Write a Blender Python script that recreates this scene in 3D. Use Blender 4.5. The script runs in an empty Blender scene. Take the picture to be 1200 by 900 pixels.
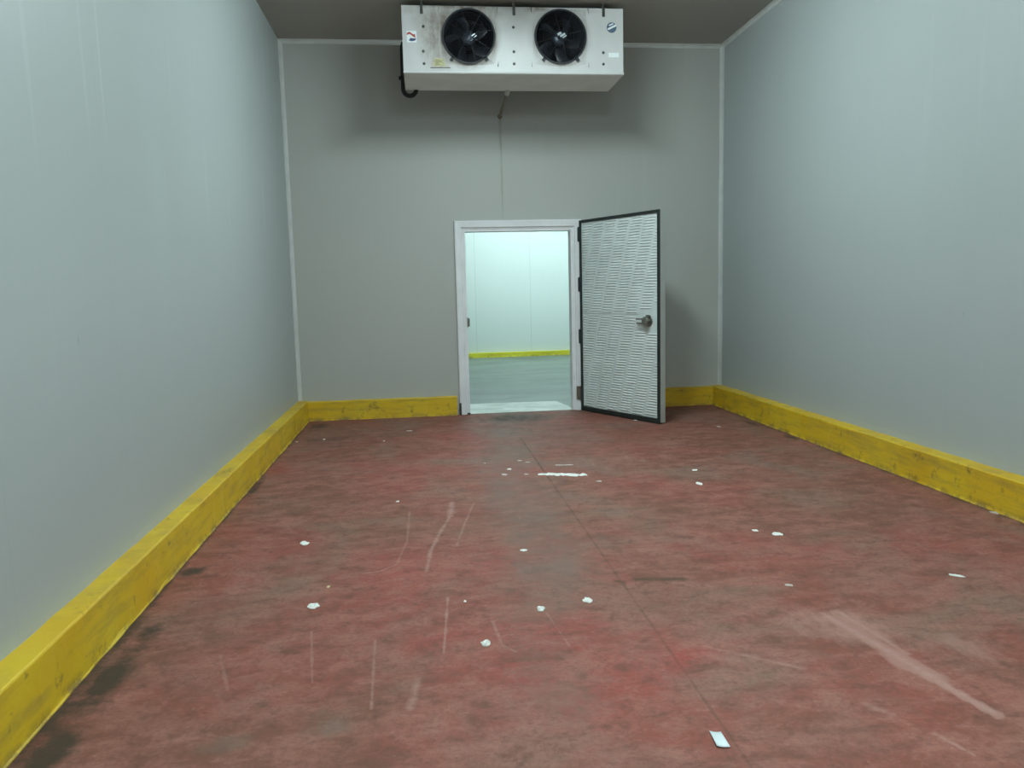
import bpy, bmesh, math, random
import numpy as np
from mathutils import Vector, Matrix

random.seed(7)
rng = np.random.default_rng(11)
SC = bpy.context.scene
COL = SC.collection
PI = math.pi

# ------------------------------------------------------------------ dimensions (metres)
W, H = 5.313, 4.44          # cold room width and height
YF = -13.0                  # wall behind the camera
FX0, FX1 = -3.2, 8.6        # next room
FY0, FY1, FH = 0.15, 8.42, 4.0
OX0, OX1, OZ = 2.072, 3.378, 2.24   # doorway opening
CH, CD = 0.245, 0.115       # yellow kerb height / depth

# ------------------------------------------------------------------ helpers
def link(o, parent=None):
    COL.objects.link(o)
    if parent is not None:
        o.parent = parent
    return o

def obj(name, bm, mat, parent=None, smooth=False, loc=None):
    me = bpy.data.meshes.new(name)
    bmesh.ops.recalc_face_normals(bm, faces=bm.faces)
    bm.to_mesh(me); bm.free()
    me.materials.append(mat)
    if smooth:
        for p in me.polygons: p.use_smooth = True
    o = bpy.data.objects.new(name, me)
    link(o, parent)
    if loc is not None: o.location = loc
    return o

def empty(name, loc=(0, 0, 0), rotz=0.0, parent=None):
    o = bpy.data.objects.new(name, None)
    o.empty_display_size = 0.1
    link(o, parent)
    o.location = loc; o.rotation_euler = (0, 0, rotz)
    return o

def tag(o, label=None, cat=None, group=None, kind=None):
    if label: o['label'] = label
    if cat: o['category'] = cat
    if group: o['group'] = group
    if kind: o['kind'] = kind
    return o

def struct(o, label=None, cat=None):
    return tag(o, label, cat, kind='structure')

def add_box(bm, x0, x1, y0, y1, z0, z1, bevel=0.0, seg=2, rot=None):
    vs = [bm.verts.new((x, y, z)) for x in (x0, x1) for y in (y0, y1) for z in (z0, z1)]
    q = [(0,1,3,2),(4,6,7,5),(0,4,5,1),(2,3,7,6),(0,2,6,4),(1,5,7,3)]
    fs = [bm.faces.new([vs[i] for i in f]) for f in q]
    if bevel > 0:
        es = list({e for f in fs for e in f.edges})
        r = bmesh.ops.bevel(bm, geom=es, offset=bevel, segments=seg, profile=0.6, affect='EDGES')
    return vs

def box(x0, x1, y0, y1, z0, z1, bevel=0.0, seg=2):
    bm = bmesh.new(); add_box(bm, x0, x1, y0, y1, z0, z1, bevel, seg); return bm

def add_tube(bm, pts, r, n=12, closed=False, caps=True):
    pts = [Vector(p) for p in pts]
    N = len(pts); rings = []
    up = Vector((0, 0, 1)); prev = None
    for i, p in enumerate(pts):
        if closed: t = pts[(i+1) % N] - pts[i-1]
        else: t = pts[min(i+1, N-1)] - pts[max(i-1, 0)]
        t.normalize()
        if prev is None:
            a = up if abs(t.dot(up)) < 0.9 else Vector((1, 0, 0))
            u = a.cross(t).normalized()
        else:
            u = (prev - t * prev.dot(t)).normalized()
        prev = u
        v = t.cross(u)
        rings.append([bm.verts.new(p + (u*math.cos(2*PI*k/n) + v*math.sin(2*PI*k/n))*r) for k in range(n)])
    M = N if closed else N-1
    for i in range(M):
        a, b = rings[i], rings[(i+1) % N]
        for k in range(n):
            bm.faces.new((a[k], a[(k+1) % n], b[(k+1) % n], b[k]))
    if caps and not closed:
        bm.faces.new(rings[0]); bm.faces.new(list(reversed(rings[-1])))

def add_lathe(bm, prof, axis='y', n=40, origin=(0, 0, 0), cap0=False, cap1=False):
    """prof: list of (radius, distance along axis)"""
    ox, oy, oz = origin; rings = []
    for r, d in prof:
        ring = []
        for k in range(n):
            a = 2*PI*k/n; c, s = r*math.cos(a), r*math.sin(a)
            if axis == 'y': co = (ox+c, oy+d, oz+s)
            elif axis == 'x': co = (ox+d, oy+c, oz+s)
            else: co = (ox+c, oy+s, oz+d)
            ring.append(bm.verts.new(co))
        rings.append(ring)
    for a, b in zip(rings, rings[1:]):
        for k in range(n):
            bm.faces.new((a[k], a[(k+1) % n], b[(k+1) % n], b[k]))
    if cap0: bm.faces.new(rings[0])
    if cap1: bm.faces.new(rings[-1])

def add_sweep(bm, prof, path_fn, ts, closed_prof=True):
    """prof points (a,b); path_fn(a,b,t)->xyz"""
    rings = [[bm.verts.new(path_fn(a, b, t)) for a, b in prof] for t in ts]
    n = len(prof)
    for r, s in zip(rings, rings[1:]):
        for k in range(n if closed_prof else n-1):
            bm.faces.new((r[k], r[(k+1) % n], s[(k+1) % n], s[k]))
    if closed_prof:
        bm.faces.new(rings[0]); bm.faces.new(list(reversed(rings[-1])))

# ------------------------------------------------------------------ material helpers
class NT:
    def __init__(self, name):
        self.m = bpy.data.materials.new(name); self.m.use_nodes = True
        self.t = self.m.node_tree; self.t.nodes.clear()
        self.out = self.n('ShaderNodeOutputMaterial')
        self.b = self.n('ShaderNodeBsdfPrincipled')
        self.t.links.new(self.b.outputs['BSDF'], self.out.inputs['Surface'])
    def n(self, t, **kw):
        nd = self.t.nodes.new(t)
        for k, v in kw.items(): setattr(nd, k, v)
        return nd
    def l(self, a, b): self.t.links.new(a, b)
    def val(self, sock, v):
        if hasattr(v, 'links') or isinstance(v, bpy.types.NodeSocket): self.l(v, sock)
        else: sock.default_value = v
    def coord(self, scale=(1, 1, 1), loc=(0, 0, 0), rot=(0, 0, 0), kind='Object'):
        tc = self.n('ShaderNodeTexCoord'); mp = self.n('ShaderNodeMapping')
        self.l(tc.outputs[kind], mp.inputs['Vector'])
        mp.inputs['Scale'].default_value = scale; mp.inputs['Location'].default_value = loc
        mp.inputs['Rotation'].default_value = rot
        return mp.outputs['Vector']
    def noise(self, scale, detail=4, rough=0.55, vec=None, dist=0.0):
        nd = self.n('ShaderNodeTexNoise')
        nd.inputs['Scale'].default_value = scale; nd.inputs['Detail'].default_value = detail
        nd.inputs['Roughness'].default_value = rough; nd.inputs['Distortion'].default_value = dist
        self.l(vec if vec is not None else self.coord(), nd.inputs['Vector'])
        return nd.outputs['Fac']
    def ramp(self, fac, stops, interp='LINEAR'):
        nd = self.n('ShaderNodeValToRGB'); cr = nd.color_ramp; cr.interpolation = interp
        while len(cr.elements) > 1: cr.elements.remove(cr.elements[-1])
        for i, (p, c) in enumerate(stops):
            e = cr.elements[0] if i == 0 else cr.elements.new(p)
            e.position = p; e.color = (c, c, c, 1) if not hasattr(c, '__len__') else (*c, 1)[:4]
        self.l(fac, nd.inputs['Fac']); return nd.outputs['Color']
    def mix(self, fac, a, b, blend='MIX'):
        nd = self.n('ShaderNodeMix', data_type='RGBA', blend_type=blend)
        self.val(nd.inputs[0], fac)
        for s, v in ((nd.inputs[6], a), (nd.inputs[7], b)):
            if isinstance(v, bpy.types.NodeSocket): self.l(v, s)
            else: s.default_value = (*v, 1)[:4]
        return nd.outputs[2]
    def math(self, op, a, b=0.0, clamp=False):
        nd = self.n('ShaderNodeMath', operation=op, use_clamp=clamp)
        self.val(nd.inputs[0], a); self.val(nd.inputs[1], b); return nd.outputs[0]
    def attr(self, name):
        nd = self.n('ShaderNodeAttribute'); nd.attribute_name = name; return nd.outputs['Fac']
    def xyz(self, vec):
        nd = self.n('ShaderNodeSeparateXYZ'); self.l(vec, nd.inputs[0]); return nd.outputs
    def bump(self, h, strength=0.2, dist=0.01):
        nd = self.n('ShaderNodeBump'); nd.inputs['Strength'].default_value = strength
        nd.inputs['Distance'].default_value = dist
        self.l(h, nd.inputs['Height']); self.l(nd.outputs['Normal'], self.b.inputs['Normal'])
    def col(self, c):
        self.val(self.b.inputs['Base Color'], c if isinstance(c, bpy.types.NodeSocket) else (*c, 1)); return self
    def rough(self, r): self.val(self.b.inputs['Roughness'], r); return self
    def metal(self, r): self.val(self.b.inputs['Metallic'], r); return self

def simple(name, c, rough=0.5, metal=0.0, var=0.12, scale=14.0):
    k = NT(name)
    f = k.ramp(k.noise(scale, 5), [(0.3, 1.0-var), (0.7, 1.0)])
    k.col(k.mix(1.0, c, f, 'MULTIPLY')).rough(rough).metal(metal)
    return k.m

def wall_mat(name, c, axis, pitch=1.15, off=0.0, joint=0.5, drip=False, runs=0.03):
    """painted steel sandwich panels: fine vertical striping, faint dirt, joints every pitch metres"""
    k = NT(name)
    s = (26, 26, 0.35) if axis else (1, 1, 1)
    fine = k.noise(4.0, 3, 0.6, k.coord(scale=(26, 26, 0.25)))
    big = k.noise(0.9, 4, 0.55, k.coord(scale=(1, 1, 0.6)))
    cc = k.mix(k.ramp(fine, [(0.35, 0.0), (0.7, 0.16)]), c, tuple(x*1.10 for x in c))
    cc = k.mix(k.ramp(big, [(0.35, 0.0), (0.75, 0.10)]), cc, tuple(x*0.82 for x in c))
    # pale run marks
    run = k.noise(1.0, 2, 0.5, k.coord(scale=(9, 9, 0.42), loc=(3.1, 1.7, 0.4)))
    hi_ = k.ramp(k.math('DIVIDE', k.xyz(k.coord())[2], 4.44), [(0.44, 0.12), (0.56, 1.0)])
    cc = k.mix(k.math('MULTIPLY', hi_, k.ramp(run, [(0.64, 0.0), (0.72, runs)])), cc, (0.80, 0.84, 0.82))
    # tiny scuffs
    sc = k.noise(7.0, 3, 0.6, k.coord(scale=(1, 1, 0.5), loc=(7, 2, 5)))
    cc = k.mix(k.ramp(sc, [(0.735, 0.0), (0.77, 0.3)]), cc, (0.25, 0.26, 0.24))
    # panel joints
    p = k.xyz(k.coord())[1 if axis == 'y' else 0]
    m = k.math('FRACT', k.math('DIVIDE', k.math('ADD', p, off + 50*pitch), pitch))
    d = k.math('ABSOLUTE', k.math('SUBTRACT', m, 0.5))
    j = k.math('LESS_THAN', k.math('MULTIPLY', d, pitch), 0.005)
    cc = k.mix(k.math('MULTIPLY', j, joint), cc, (0.30, 0.31, 0.29))
    if drip:      # rusty dribble under the condensate drain
        q = k.xyz(k.coord())
        wx = k.math('ADD', q[0], k.math('MULTIPLY', k.noise(3.0, 3), 0.03))
        dx = k.math('ABSOLUTE', k.math('SUBTRACT', wx, 2.553))
        near = k.ramp(k.math('MULTIPLY', dx, 10.0), [(0.0, 1.0), (0.28, 0.0)])
        zr = k.ramp(k.math('DIVIDE', q[2], 4.4), [(0.54, 0.0), (0.62, 0.35), (0.80, 0.6), (0.812, 1.0), (0.822, 0.0)])
        st = k.math('MULTIPLY', k.math('MULTIPLY', near, zr), k.ramp(k.noise(1.0, 4, 0.6, k.coord(scale=(30, 1, 5))), [(0.35, 0.15), (0.6, 0.8)]), True)
        cc = k.mix(st, cc, (0.22, 0.18, 0.09))
    k.col(cc).rough(0.42)
    k.b.inputs['Specular IOR Level'].default_value = 0.35
    k.bump(k.noise(4.0, 3, 0.6, k.coord(scale=(30, 30, 0.3))), 0.05, 0.004)
    return k.m

def yellow_mat(name, c=(0.66, 0.395, 0.012), hi=(0.73, 0.50, 0.02), grime=1.0):
    k = NT(name)
    b = k.mix(k.ramp(k.noise(2.2, 5), [(0.3, 0.0), (0.7, 1.0)]), c, hi)
    # grey-brown rubbed streaks running along the kerb
    z = k.noise(1.0, 5, 0.65, k.coord(scale=(2.2, 2.2, 16), loc=(1, 4, 2)))
    b = k.mix(k.ramp(z, [(0.46, 0.0), (0.68, 0.5*grime)]), b, (0.30, 0.195, 0.055))
    s = k.noise(9.0, 6, 0.7, k.coord(loc=(8, 8, 1)))
    b = k.mix(k.ramp(s, [(0.585, 0.0), (0.70, 0.75*grime)]), b, (0.12, 0.09, 0.035))
    # scraped dark base where it meets the floor
    zz = k.xyz(k.coord())[2]
    low = k.math('MULTIPLY', k.ramp(zz, [(0.0, 1.0), (0.05, 0.0)]), k.ramp(k.noise(6.0, 5, 0.7), [(0.45, 0.0), (0.62, 0.8)]))
    b = k.mix(low, b, (0.12, 0.08, 0.05))
    k.col(b).rough(0.5)
    k.bump(k.noise(14.0, 5, 0.6), 0.25, 0.01)
    return k.m

M = {}
WALLC = (0.412, 0.447, 0.441)
M['wall_side'] = wall_mat('painted_panel_side', WALLC, 'y', 1.15, 0.3, 0.05)
M['wall_runs'] = wall_mat('painted_panel_with_runs', WALLC, 'y', 1.15, 0.3, 0.10, False, 0.16)
M['wall_back'] = wall_mat('painted_panel_back', (0.465, 0.467, 0.440), 'x', 5.09, 0.0, 0.35, True)
M['ceil'] = wall_mat('ceiling_panel', (0.36, 0.335, 0.30), 'x', 1.15, 0.2, 0.3)
M['trim'] = simple('white_corner_trim', (0.62, 0.63, 0.61), 0.45, 0, 0.15, 6)
M['yellow'] = yellow_mat('yellow_kerb_paint')
M['frame'] = simple('white_frame_plastic', (0.86, 0.85, 0.87), 0.4, 0, 0.1, 5)
M['leaf'] = simple('door_sheet', (0.74, 0.79, 0.78), 0.42, 0.0, 0.16, 4)
M['leaf_edge'] = simple('door_edge', (0.42, 0.43, 0.41), 0.5, 0, 0.1, 5)
M['gasket'] = simple('black_gasket', (0.018, 0.026, 0.024), 0.6, 0, 0.3, 9)
M['steel'] = simple('worn_steel', (0.42, 0.42, 0.38), 0.35, 1.0, 0.4, 20)
M['handle'] = simple('grey_cast_handle', (0.23, 0.225, 0.195), 0.4, 0.35, 0.4, 24)
M['dark_steel'] = simple('dark_steel', (0.10, 0.10, 0.09), 0.5, 0.7, 0.4, 20)
M['black'] = simple('black_plastic', (0.012, 0.013, 0.017), 0.62, 0, 0.3, 12)
M['blade'] = simple('fan_blade', (0.022, 0.024, 0.035), 0.42, 0, 0.35, 8)
M['hub'] = simple('fan_hub', (0.05, 0.06, 0.085), 0.35, 0.3, 0.3, 12)
M['glint'] = simple('hub_glint_paint', (0.62, 0.68, 0.72), 0.3, 0.4, 0.2, 20)
M['coil'] = simple('coil_dark', (0.012, 0.012, 0.014), 0.7, 0.3, 0.5, 30)
M['pan'] = simple('grey_drip_pan', (0.80, 0.80, 0.77), 0.5, 0, 0.14, 3)
M['pipe_black'] = simple('black_pipe_lagging', (0.014, 0.014, 0.014), 0.7, 0, 0.3, 12)
M['drain'] = simple('drain_pipe', (0.26, 0.23, 0.18), 0.6, 0, 0.4, 16)
M['drain_white'] = simple('drain_socket', (0.62, 0.62, 0.58), 0.5, 0, 0.2, 16)
M['paper'] = simple('white_paper', (0.86, 0.85, 0.80), 0.75, 0, 0.12, 30)
M['paper_dull'] = simple('soiled_paper', (0.62, 0.52, 0.46), 0.8, 0, 0.3, 30)
M['paper_yellow'] = simple('yellowed_paper', (0.72, 0.58, 0.32), 0.8, 0, 0.3, 30)
M['label'] = simple('grey_white_label', (0.74, 0.80, 0.82), 0.5, 0, 0.1, 12)
M['red_ink'] = simple('red_print', (0.52, 0.09, 0.07), 0.5, 0, 0.2, 20)
M['blue_ink'] = simple('blue_print', (0.045, 0.065, 0.16), 0.5, 0, 0.2, 20)
M['badge_blue'] = simple('badge_print', (0.09, 0.13, 0.19), 0.45, 0, 0.2, 20)
M['sticker_white'] = simple('sticker_white', (0.80, 0.83, 0.84), 0.35, 0, 0.06, 10)
M['plate_yellow'] = simple('rating_plate', (0.50, 0.46, 0.24), 0.5, 0, 0.3, 40)
M['plate_ink'] = simple('rating_print', (0.24, 0.21, 0.10), 0.6, 0, 0.2, 30)

# cooler casing: white paint with brown grime blown out around the left fan and along the top edge
def casing_mat():
    k = NT('cooler_white_paint')
    b = k.mix(k.ramp(k.noise(3.0, 4), [(0.35, 0.0), (0.75, 1.0)]), (0.535, 0.520, 0.512), (0.585, 0.567, 0.555))
    g = k.attr('grime')
    nz = k.ramp(k.noise(11.0, 6, 0.7, k.coord(scale=(1.6, 1, 0.8))), [(0.30, 0.0), (0.60, 1.0)])
    gg = k.math('MULTIPLY', g, k.math('ADD', k.math('MULTIPLY', nz, 0.65), 0.35), True)
    b = k.mix(gg, b, (0.16, 0.115, 0.082))
    k.col(b).rough(0.42)
    k.b.inputs['Specular IOR Level'].default_value = 0.35
    return k.m
M['casing'] = casing_mat()

# red resin floor
MARKS = [
 ([(1.687, -4.08), (1.66, -4.42)], 0.030, 0.75), ([(1.66, -4.42), (1.58, -4.785), (1.522, -5.10), (1.494, -5.45)], 0.017, 0.7),
 ([(1.839, -4.13), (1.75, -4.6), (1.675, -5.05)], 0.012, 0.45), ([(1.385, -4.26), (1.38, -4.9), (1.33, -5.3)], 0.011, 0.42),
 ([(1.33, -5.3), (1.24, -5.40), (1.15, -5.42)], 0.010, 0.45), ([(0.972, -6.12), (1.041, -6.60)], 0.008, 0.45), ([(1.265, -6.26), (1.283, -6.83)], 0.008, 0.4),
 ([(1.597, -5.83), (1.559, -6.43)], 0.009, 0.6), ([(1.79, -6.15), (1.81, -6.40), (1.86, -6.47)], 0.011, 0.4), ([(1.453, -6.64), (1.425, -6.85)], 0.022, 0.5),
 ([(2.05, -6.10), (2.09, -6.45)], 0.007, 0.35), ([(3.30, -6.33), (3.452, -7.20)], 0.028, 0.62), ([(3.38, -6.33), (3.43, -6.75)], 0.018, 0.5),
 ([(3.17, -7.29), (3.215, -7.42)], 0.010, 0.45), ([(3.05, -7.08), (3.10, -7.16)], 0.020, 0.4), ([(2.65, -6.55), (2.96, -6.80)], 0.014, 0.3), ([(0.62, -6.3), (0.72, -6.6)], 0.010, 0.3),
]
def floor_mat():
    k = NT('worn_red_floor')
    v = k.coord()
    n1 = k.noise(0.55, 6, 0.62, v, 0.4)
    n2 = k.noise(2.6, 7, 0.68, k.coord(scale=(1, 1.5, 1), loc=(4, 9, 0)), 0.3)
    n3 = k.noise(11.0, 6, 0.7, k.coord(scale=(1, 0.8, 1)))
    n4 = k.noise(1.25, 6, 0.62, k.coord(loc=(13, 3, 0)), 0.6)
    red = (0.330, 0.076, 0.062); brn = (0.210, 0.087, 0.060); pale = (0.350, 0.148, 0.116); grey = (0.235, 0.150, 0.118)
    b = k.mix(k.ramp(n1, [(0.34, 0.0), (0.56, 1.0)]), red, brn)
    b = k.mix(k.ramp(n2, [(0.44, 0.0), (0.66, 0.8)]), b, pale)
    b = k.mix(k.ramp(n4, [(0.48, 0.0), (0.68, 0.75)]), b, grey)
    n5 = k.noise(7.0, 8, 0.75, k.coord(scale=(0.8, 1.35, 1), loc=(1, 17, 0)), 0.5)
    b = k.mix(k.ramp(n5, [(0.50, 0.0), (0.66, 0.55)]), b, (0.385, 0.175, 0.140))
    b = k.mix(k.ramp(n5, [(0.35, 0.7), (0.48, 0.0)]), b, (0.155, 0.070, 0.050))
    b = k.mix(k.ramp(n3, [(0.54, 0.0), (0.72, 0.7)]), b, (0.125, 0.062, 0.046))
    n6 = k.noise(22.0, 6, 0.75, k.coord(scale=(0.75, 1.2, 1), loc=(9, 2, 0)))
    b = k.mix(k.ramp(n6, [(0.61, 0.0), (0.72, 0.45)]), b, (0.45, 0.24, 0.20))
    b = k.mix(k.ramp(n6, [(0.30, 0.55), (0.40, 0.0)]), b, (0.13, 0.06, 0.045))
    fine = k.noise(48.0, 4, 0.7)
    b = k.mix(k.ramp(fine, [(0.35, 0.35), (0.55, 0.0)]), b, (0.14, 0.06, 0.046))
    def torn(name, nz, lo, hi, w=0.45):     # ragged-edged mask
        return k.ramp(k.math('ADD', k.math('MULTIPLY', k.attr(name), w), nz), [(lo, 0.0), (hi, 1.0)])
    rag = k.noise(7.5, 9, 0.78, k.coord(loc=(5, 1, 0)))
    rag2 = k.noise(5.0, 9, 0.75, k.coord(scale=(1.8, 0.7, 1), loc=(3, 8, 0), rot=(0, 0, 0.25)))
    lane = torn('lane', k.noise(2.4, 8, 0.72, k.coord(loc=(2, 2, 0))), 0.74, 1.08)
    b = k.mix(k.math('MULTIPLY', lane, 0.62), b, (0.200, 0.142, 0.114))
    b = k.mix(k.math('MULTIPLY', torn('wear', rag2, 0.62, 0.90), 0.62), b, (0.42, 0.225, 0.19))
    # hairline drag marks, the slab joint and a gouge
    P = k.coord()
    def vm(op, a, c2):
        nd = k.n('ShaderNodeVectorMath', operation=op)
        for sck, v in zip(nd.inputs, (a, c2)):
            if isinstance(v, bpy.types.NodeSocket): k.l(v, sck)
            else: sck.default_value = v
        return nd
    wob = k.math('MULTIPLY', k.math('SUBTRACT', k.noise(9.0, 3), 0.5), 0.020)
    def seg(p, q, w):
        p = Vector((*p, 0)); d = Vector((*q, 0))-p
        pa = vm('SUBTRACT', P, p).outputs['Vector']
        h = k.math('MULTIPLY', vm('DOT_PRODUCT', pa, d).outputs['Value'], 1/d.length_squared, True)
        sc_ = k.n('ShaderNodeVectorMath', operation='SCALE'); sc_.inputs[0].default_value = d; k.l(h, sc_.inputs['Scale'])
        ln = k.n('ShaderNodeVectorMath', operation='LENGTH'); k.l(vm('SUBTRACT', pa, sc_.outputs['Vector']).outputs['Vector'], ln.inputs[0])
        return k.math('SUBTRACT', 1.0, k.math('DIVIDE', k.math('ADD', ln.outputs['Value'], wob), w), True)
    def lines(lst):
        acc = None
        for pts, w, a in lst:
            for p, q in zip(pts, pts[1:]):
                v = k.math('MULTIPLY', seg(p, q, w), a)
                acc = v if acc is None else k.math('MAXIMUM', acc, v)
        return acc
    marks = lines(MARKS)
    marks = k.math('MULTIPLY', k.math('MULTIPLY', marks, 1.6, True), k.ramp(n6, [(0.34, 0.15), (0.56, 1.0)]))
    b = k.mix(k.math('MULTIPLY', marks, 0.72), b, (0.43, 0.25, 0.215))
    dk = lines([([(2.487, -1.70), (2.489, -3.62)], 0.012, 0.8), ([(2.489, -3.62), (2.497, -7.9)], 0.010, 0.45),
                ([(2.575, -5.760), (2.70, -5.785), (2.815, -5.800)], 0.040, 1.0), ([(2.47, -5.765), (2.495, -5.785)], 0.026, 0.9)])
    b = k.mix(k.math('MULTIPLY', dk, k.ramp(n3, [(0.3, 0.6), (0.55, 1.0)]), True), b, (0.085, 0.055, 0.036))
    b = k.mix(k.math('MULTIPLY', torn('dirt', rag, 0.70, 0.96, 0.50), 0.92), b, (0.056, 0.044, 0.032))
    k.col(b)
    k.rough(k.ramp(n2, [(0.3, 0.62), (0.7, 0.82)]))
    k.b.inputs['Specular IOR Level'].default_value = 0.16
    k.bump(k.math('ADD', n3, k.math('MULTIPLY', fine, 0.6)), 0.18, 0.006)
    return k.m
M['floor'] = floor_mat()

def far_floor_mat():
    k = NT('grey_green_floor')
    n1 = k.noise(1.2, 6, 0.65, k.coord(scale=(0.7, 1.6, 1)), 0.5)
    b = k.mix(k.ramp(n1, [(0.35, 0.0), (0.66, 1.0)]), (0.13, 0.16, 0.135), (0.205, 0.245, 0.205))
    n2 = k.noise(5.0, 6, 0.7, k.coord(scale=(0.6, 1.8, 1), loc=(3, 3, 0)))
    b = k.mix(k.ramp(n2, [(0.62, 0.0), (0.74, 0.6)]), b, (0.46, 0.50, 0.45))
    k.col(b).rough(0.45)
    return k.m
M['far_floor'] = far_floor_mat()
M['far_wall'] = wall_mat('next_room_panel', (0.70, 0.755, 0.735), 'x', 1.28, 0.43, 0.35)
M['far_ceil'] = simple('next_room_ceiling', (0.62, 0.65, 0.63), 0.5)
M['far_yellow'] = yellow_mat('next_room_kerb_paint', (0.62, 0.55, 0.02), (0.68, 0.64, 0.05), 0.6)
def sill_mat():
    k = NT('pale_threshold')
    n = k.noise(2.2, 5, 0.6, k.coord(), 0.4)
    b = k.mix(k.ramp(n, [(0.40, 0.0), (0.62, 1.0)]), (0.74, 0.76, 0.70), (0.45, 0.49, 0.43))
    k.col(b).rough(0.4); return k.m
M['sill'] = sill_mat()
def lamp_mat(name, c, s):
    k = NT(name); k.col((0.8, 0.8, 0.8)).rough(0.5)
    k.b.inputs['Emission Color'].default_value = (*c, 1); k.b.inputs['Emission Strength'].default_value = s
    return k.m
M['lamp'] = lamp_mat('lit_diffuser', (0.785, 1.0, 1.02), 188.0)
M['lamp_b'] = lamp_mat('lit_diffuser_older', (0.785, 1.0, 1.02), 224.0)
M['lamp_c'] = lamp_mat('lit_diffuser_dim', (0.785, 1.0, 1.02), 62.0)
M['lamp_far'] = lamp_mat('lit_diffuser_next_room', (0.76, 1.0, 1.01), 152.0)
M['lamp_body'] = simple('lamp_housing', (0.6, 0.6, 0.6), 0.5)

# ------------------------------------------------------------------ room shell
def seg_dist(X, Y, a, b):
    ax, ay = a; bx, by = b; dx, dy = bx-ax, by-ay
    t = np.clip(((X-ax)*dx + (Y-ay)*dy)/(dx*dx+dy*dy), 0, 1)
    return np.hypot(X-(ax+t*dx), Y-(ay+t*dy))

def build_floor():
    nx, ny = 330, 700
    xs = np.linspace(0, W, nx); ys = YF + (0-YF)*np.linspace(0, 1, ny)
    X, Y = np.meshgrid(xs, ys); X = X.ravel(); Y = Y.ravel()
    co = np.stack([X, Y, np.zeros_like(X)], 1)
    i = np.arange(nx*ny).reshape(ny, nx)
    f = np.stack([i[:-1, :-1], i[:-1, 1:], i[1:, 1:], i[1:, :-1]], -1).reshape(-1, 4)
    me = bpy.data.meshes.new('floor')
    me.vertices.add(len(co)); me.vertices.foreach_set('co', co.ravel())
    me.loops.add(f.size); me.loops.foreach_set('vertex_index', f.ravel())
    me.polygons.add(len(f)); me.polygons.foreach_set('loop_start', np.arange(0, f.size, 4))
    me.update(); me.validate()
    def blob(cx, cy, rx, ry, rot=0.0, soft=1.0):
        c, s = math.cos(rot), math.sin(rot)
        u = ((X-cx)*c + (Y-cy)*s)/rx; v = (-(X-cx)*s + (Y-cy)*c)/ry
        return np.clip((1.25-np.hypot(u, v))/soft, 0, 1)
    def strip(a, b, w, soft=0.6):
        return np.clip((1.0 - seg_dist(X, Y, a, b)/w)/soft, 0, 1)
    def top(*a): 
        r = np.zeros_like(X)
        for q in a: r = np.maximum(r, q)
        return r
    # dirt gathered along the kerbs and in patches
    left_band = np.clip(1-(X-CD)/(0.05+0.16*np.clip((-Y-5.4)/1.2, 0, 1)), 0, 1)*0.95
    right_band = np.clip(1-((W-CD-0.02)-X)/0.10, 0, 1)*0.75
    dirt = top(left_band, right_band,
        blob(0.20, -5.22, 0.11, 0.10), blob(0.22, -6.45, 0.12, 0.42), blob(0.22, -6.95, 0.12, 0.30), blob(0.20, -7.4, 0.12, 0.25), blob(0.24, -6.0, 0.10, 0.22)*0.8,
        blob(0.15, -3.3, 0.06, 0.6)*0.8, blob(0.28, -0.42, 0.22, 0.28)*0.8, blob(0.45, -1.3, 0.42, 0.35)*0.55, blob(0.62, -1.7, 0.35, 0.25)*0.4,
        blob(5.08, -1.5, 0.07, 0.30)*0.9, blob(5.12, -2.35, 0.07, 0.22)*0.9, blob(4.5, -0.35, 0.7, 0.4)*0.45,
        blob(1.075, -5.602, 0.05, 0.012)*0.7, blob(0.36, -5.02, 0.016, 0.016), blob(0.92, -6.15, 0.05, 0.015)*0.5,
        blob(2.62, -0.45, 0.75, 0.5)*0.8, blob(2.55, -1.2, 0.4, 0.7)*0.45, blob(2.0, -2.7, 0.15, 0.25)*0.35,
        blob(3.05, -5.15, 0.16, 0.05)*0.5, blob(3.3, -5.3, 0.2, 0.04)*0.4, blob(1.10, -7.02, 0.05, 0.03)*0.5,
        blob(0.3, -2.2, 0.2, 0.3)*0.4)
    # grey rubbed lane from the doorway into the room, and grey patches
    lane = top(np.clip(1.15-np.abs(X-(2.45-0.06*(-Y)))/(0.55+0.03*(-Y)), 0, 1)*np.clip((7.5+Y)/2.0, 0.35, 1)*0.95,
        blob(1.15, -6.95, 0.20, 0.10)*0.9, blob(0.80, -6.98, 0.18, 0.10)*0.8, blob(1.33, -4.45, 0.45, 0.16)*0.8,
        blob(3.1, -6.0, 0.35, 0.14)*0.8, blob(2.0, -6.8, 0.35, 0.45)*0.9, blob(3.72, -6.68, 0.26, 0.20)*0.8, blob(3.4, -5.2, 0.6, 0.25)*0.5)
    # pale worn-through patch on the right
    wear = top(blob(3.28, -6.45, 0.26, 0.20, -0.6, 0.8)*0.75, strip((3.36, -6.33), (3.36, -6.85), 0.055), strip((3.30, -6.38), (3.42, -6.95), 0.06),
        strip((3.37, -6.85), (3.452, -7.22), 0.028, 0.3), blob(3.70, -6.75, 0.20, 0.17, -0.5)*0.55, blob(2.7, -6.66, 0.2, 0.05, -0.5)*0.35,
        blob(3.07, -7.12, 0.05, 0.03)*0.8, strip((3.17, -7.29), (3.215, -7.42), 0.012)*0.6, strip((2.65, -6.55), (2.96, -6.80), 0.03)*0.4,
        blob(2.05, -0.75, 0.3, 0.15)*0.4, blob(3.2, -3.0, 0.7, 0.3)*0.35, blob(0.55, -5.4, 0.3, 0.25)*0.45)
    for nm, arr in (('dirt', dirt), ('lane', lane), ('wear', wear)):
        at = me.attributes.new(nm, 'FLOAT', 'POINT'); at.data.foreach_set('value', arr.astype(np.float32))
    me.materials.append(M['floor'])
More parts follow.
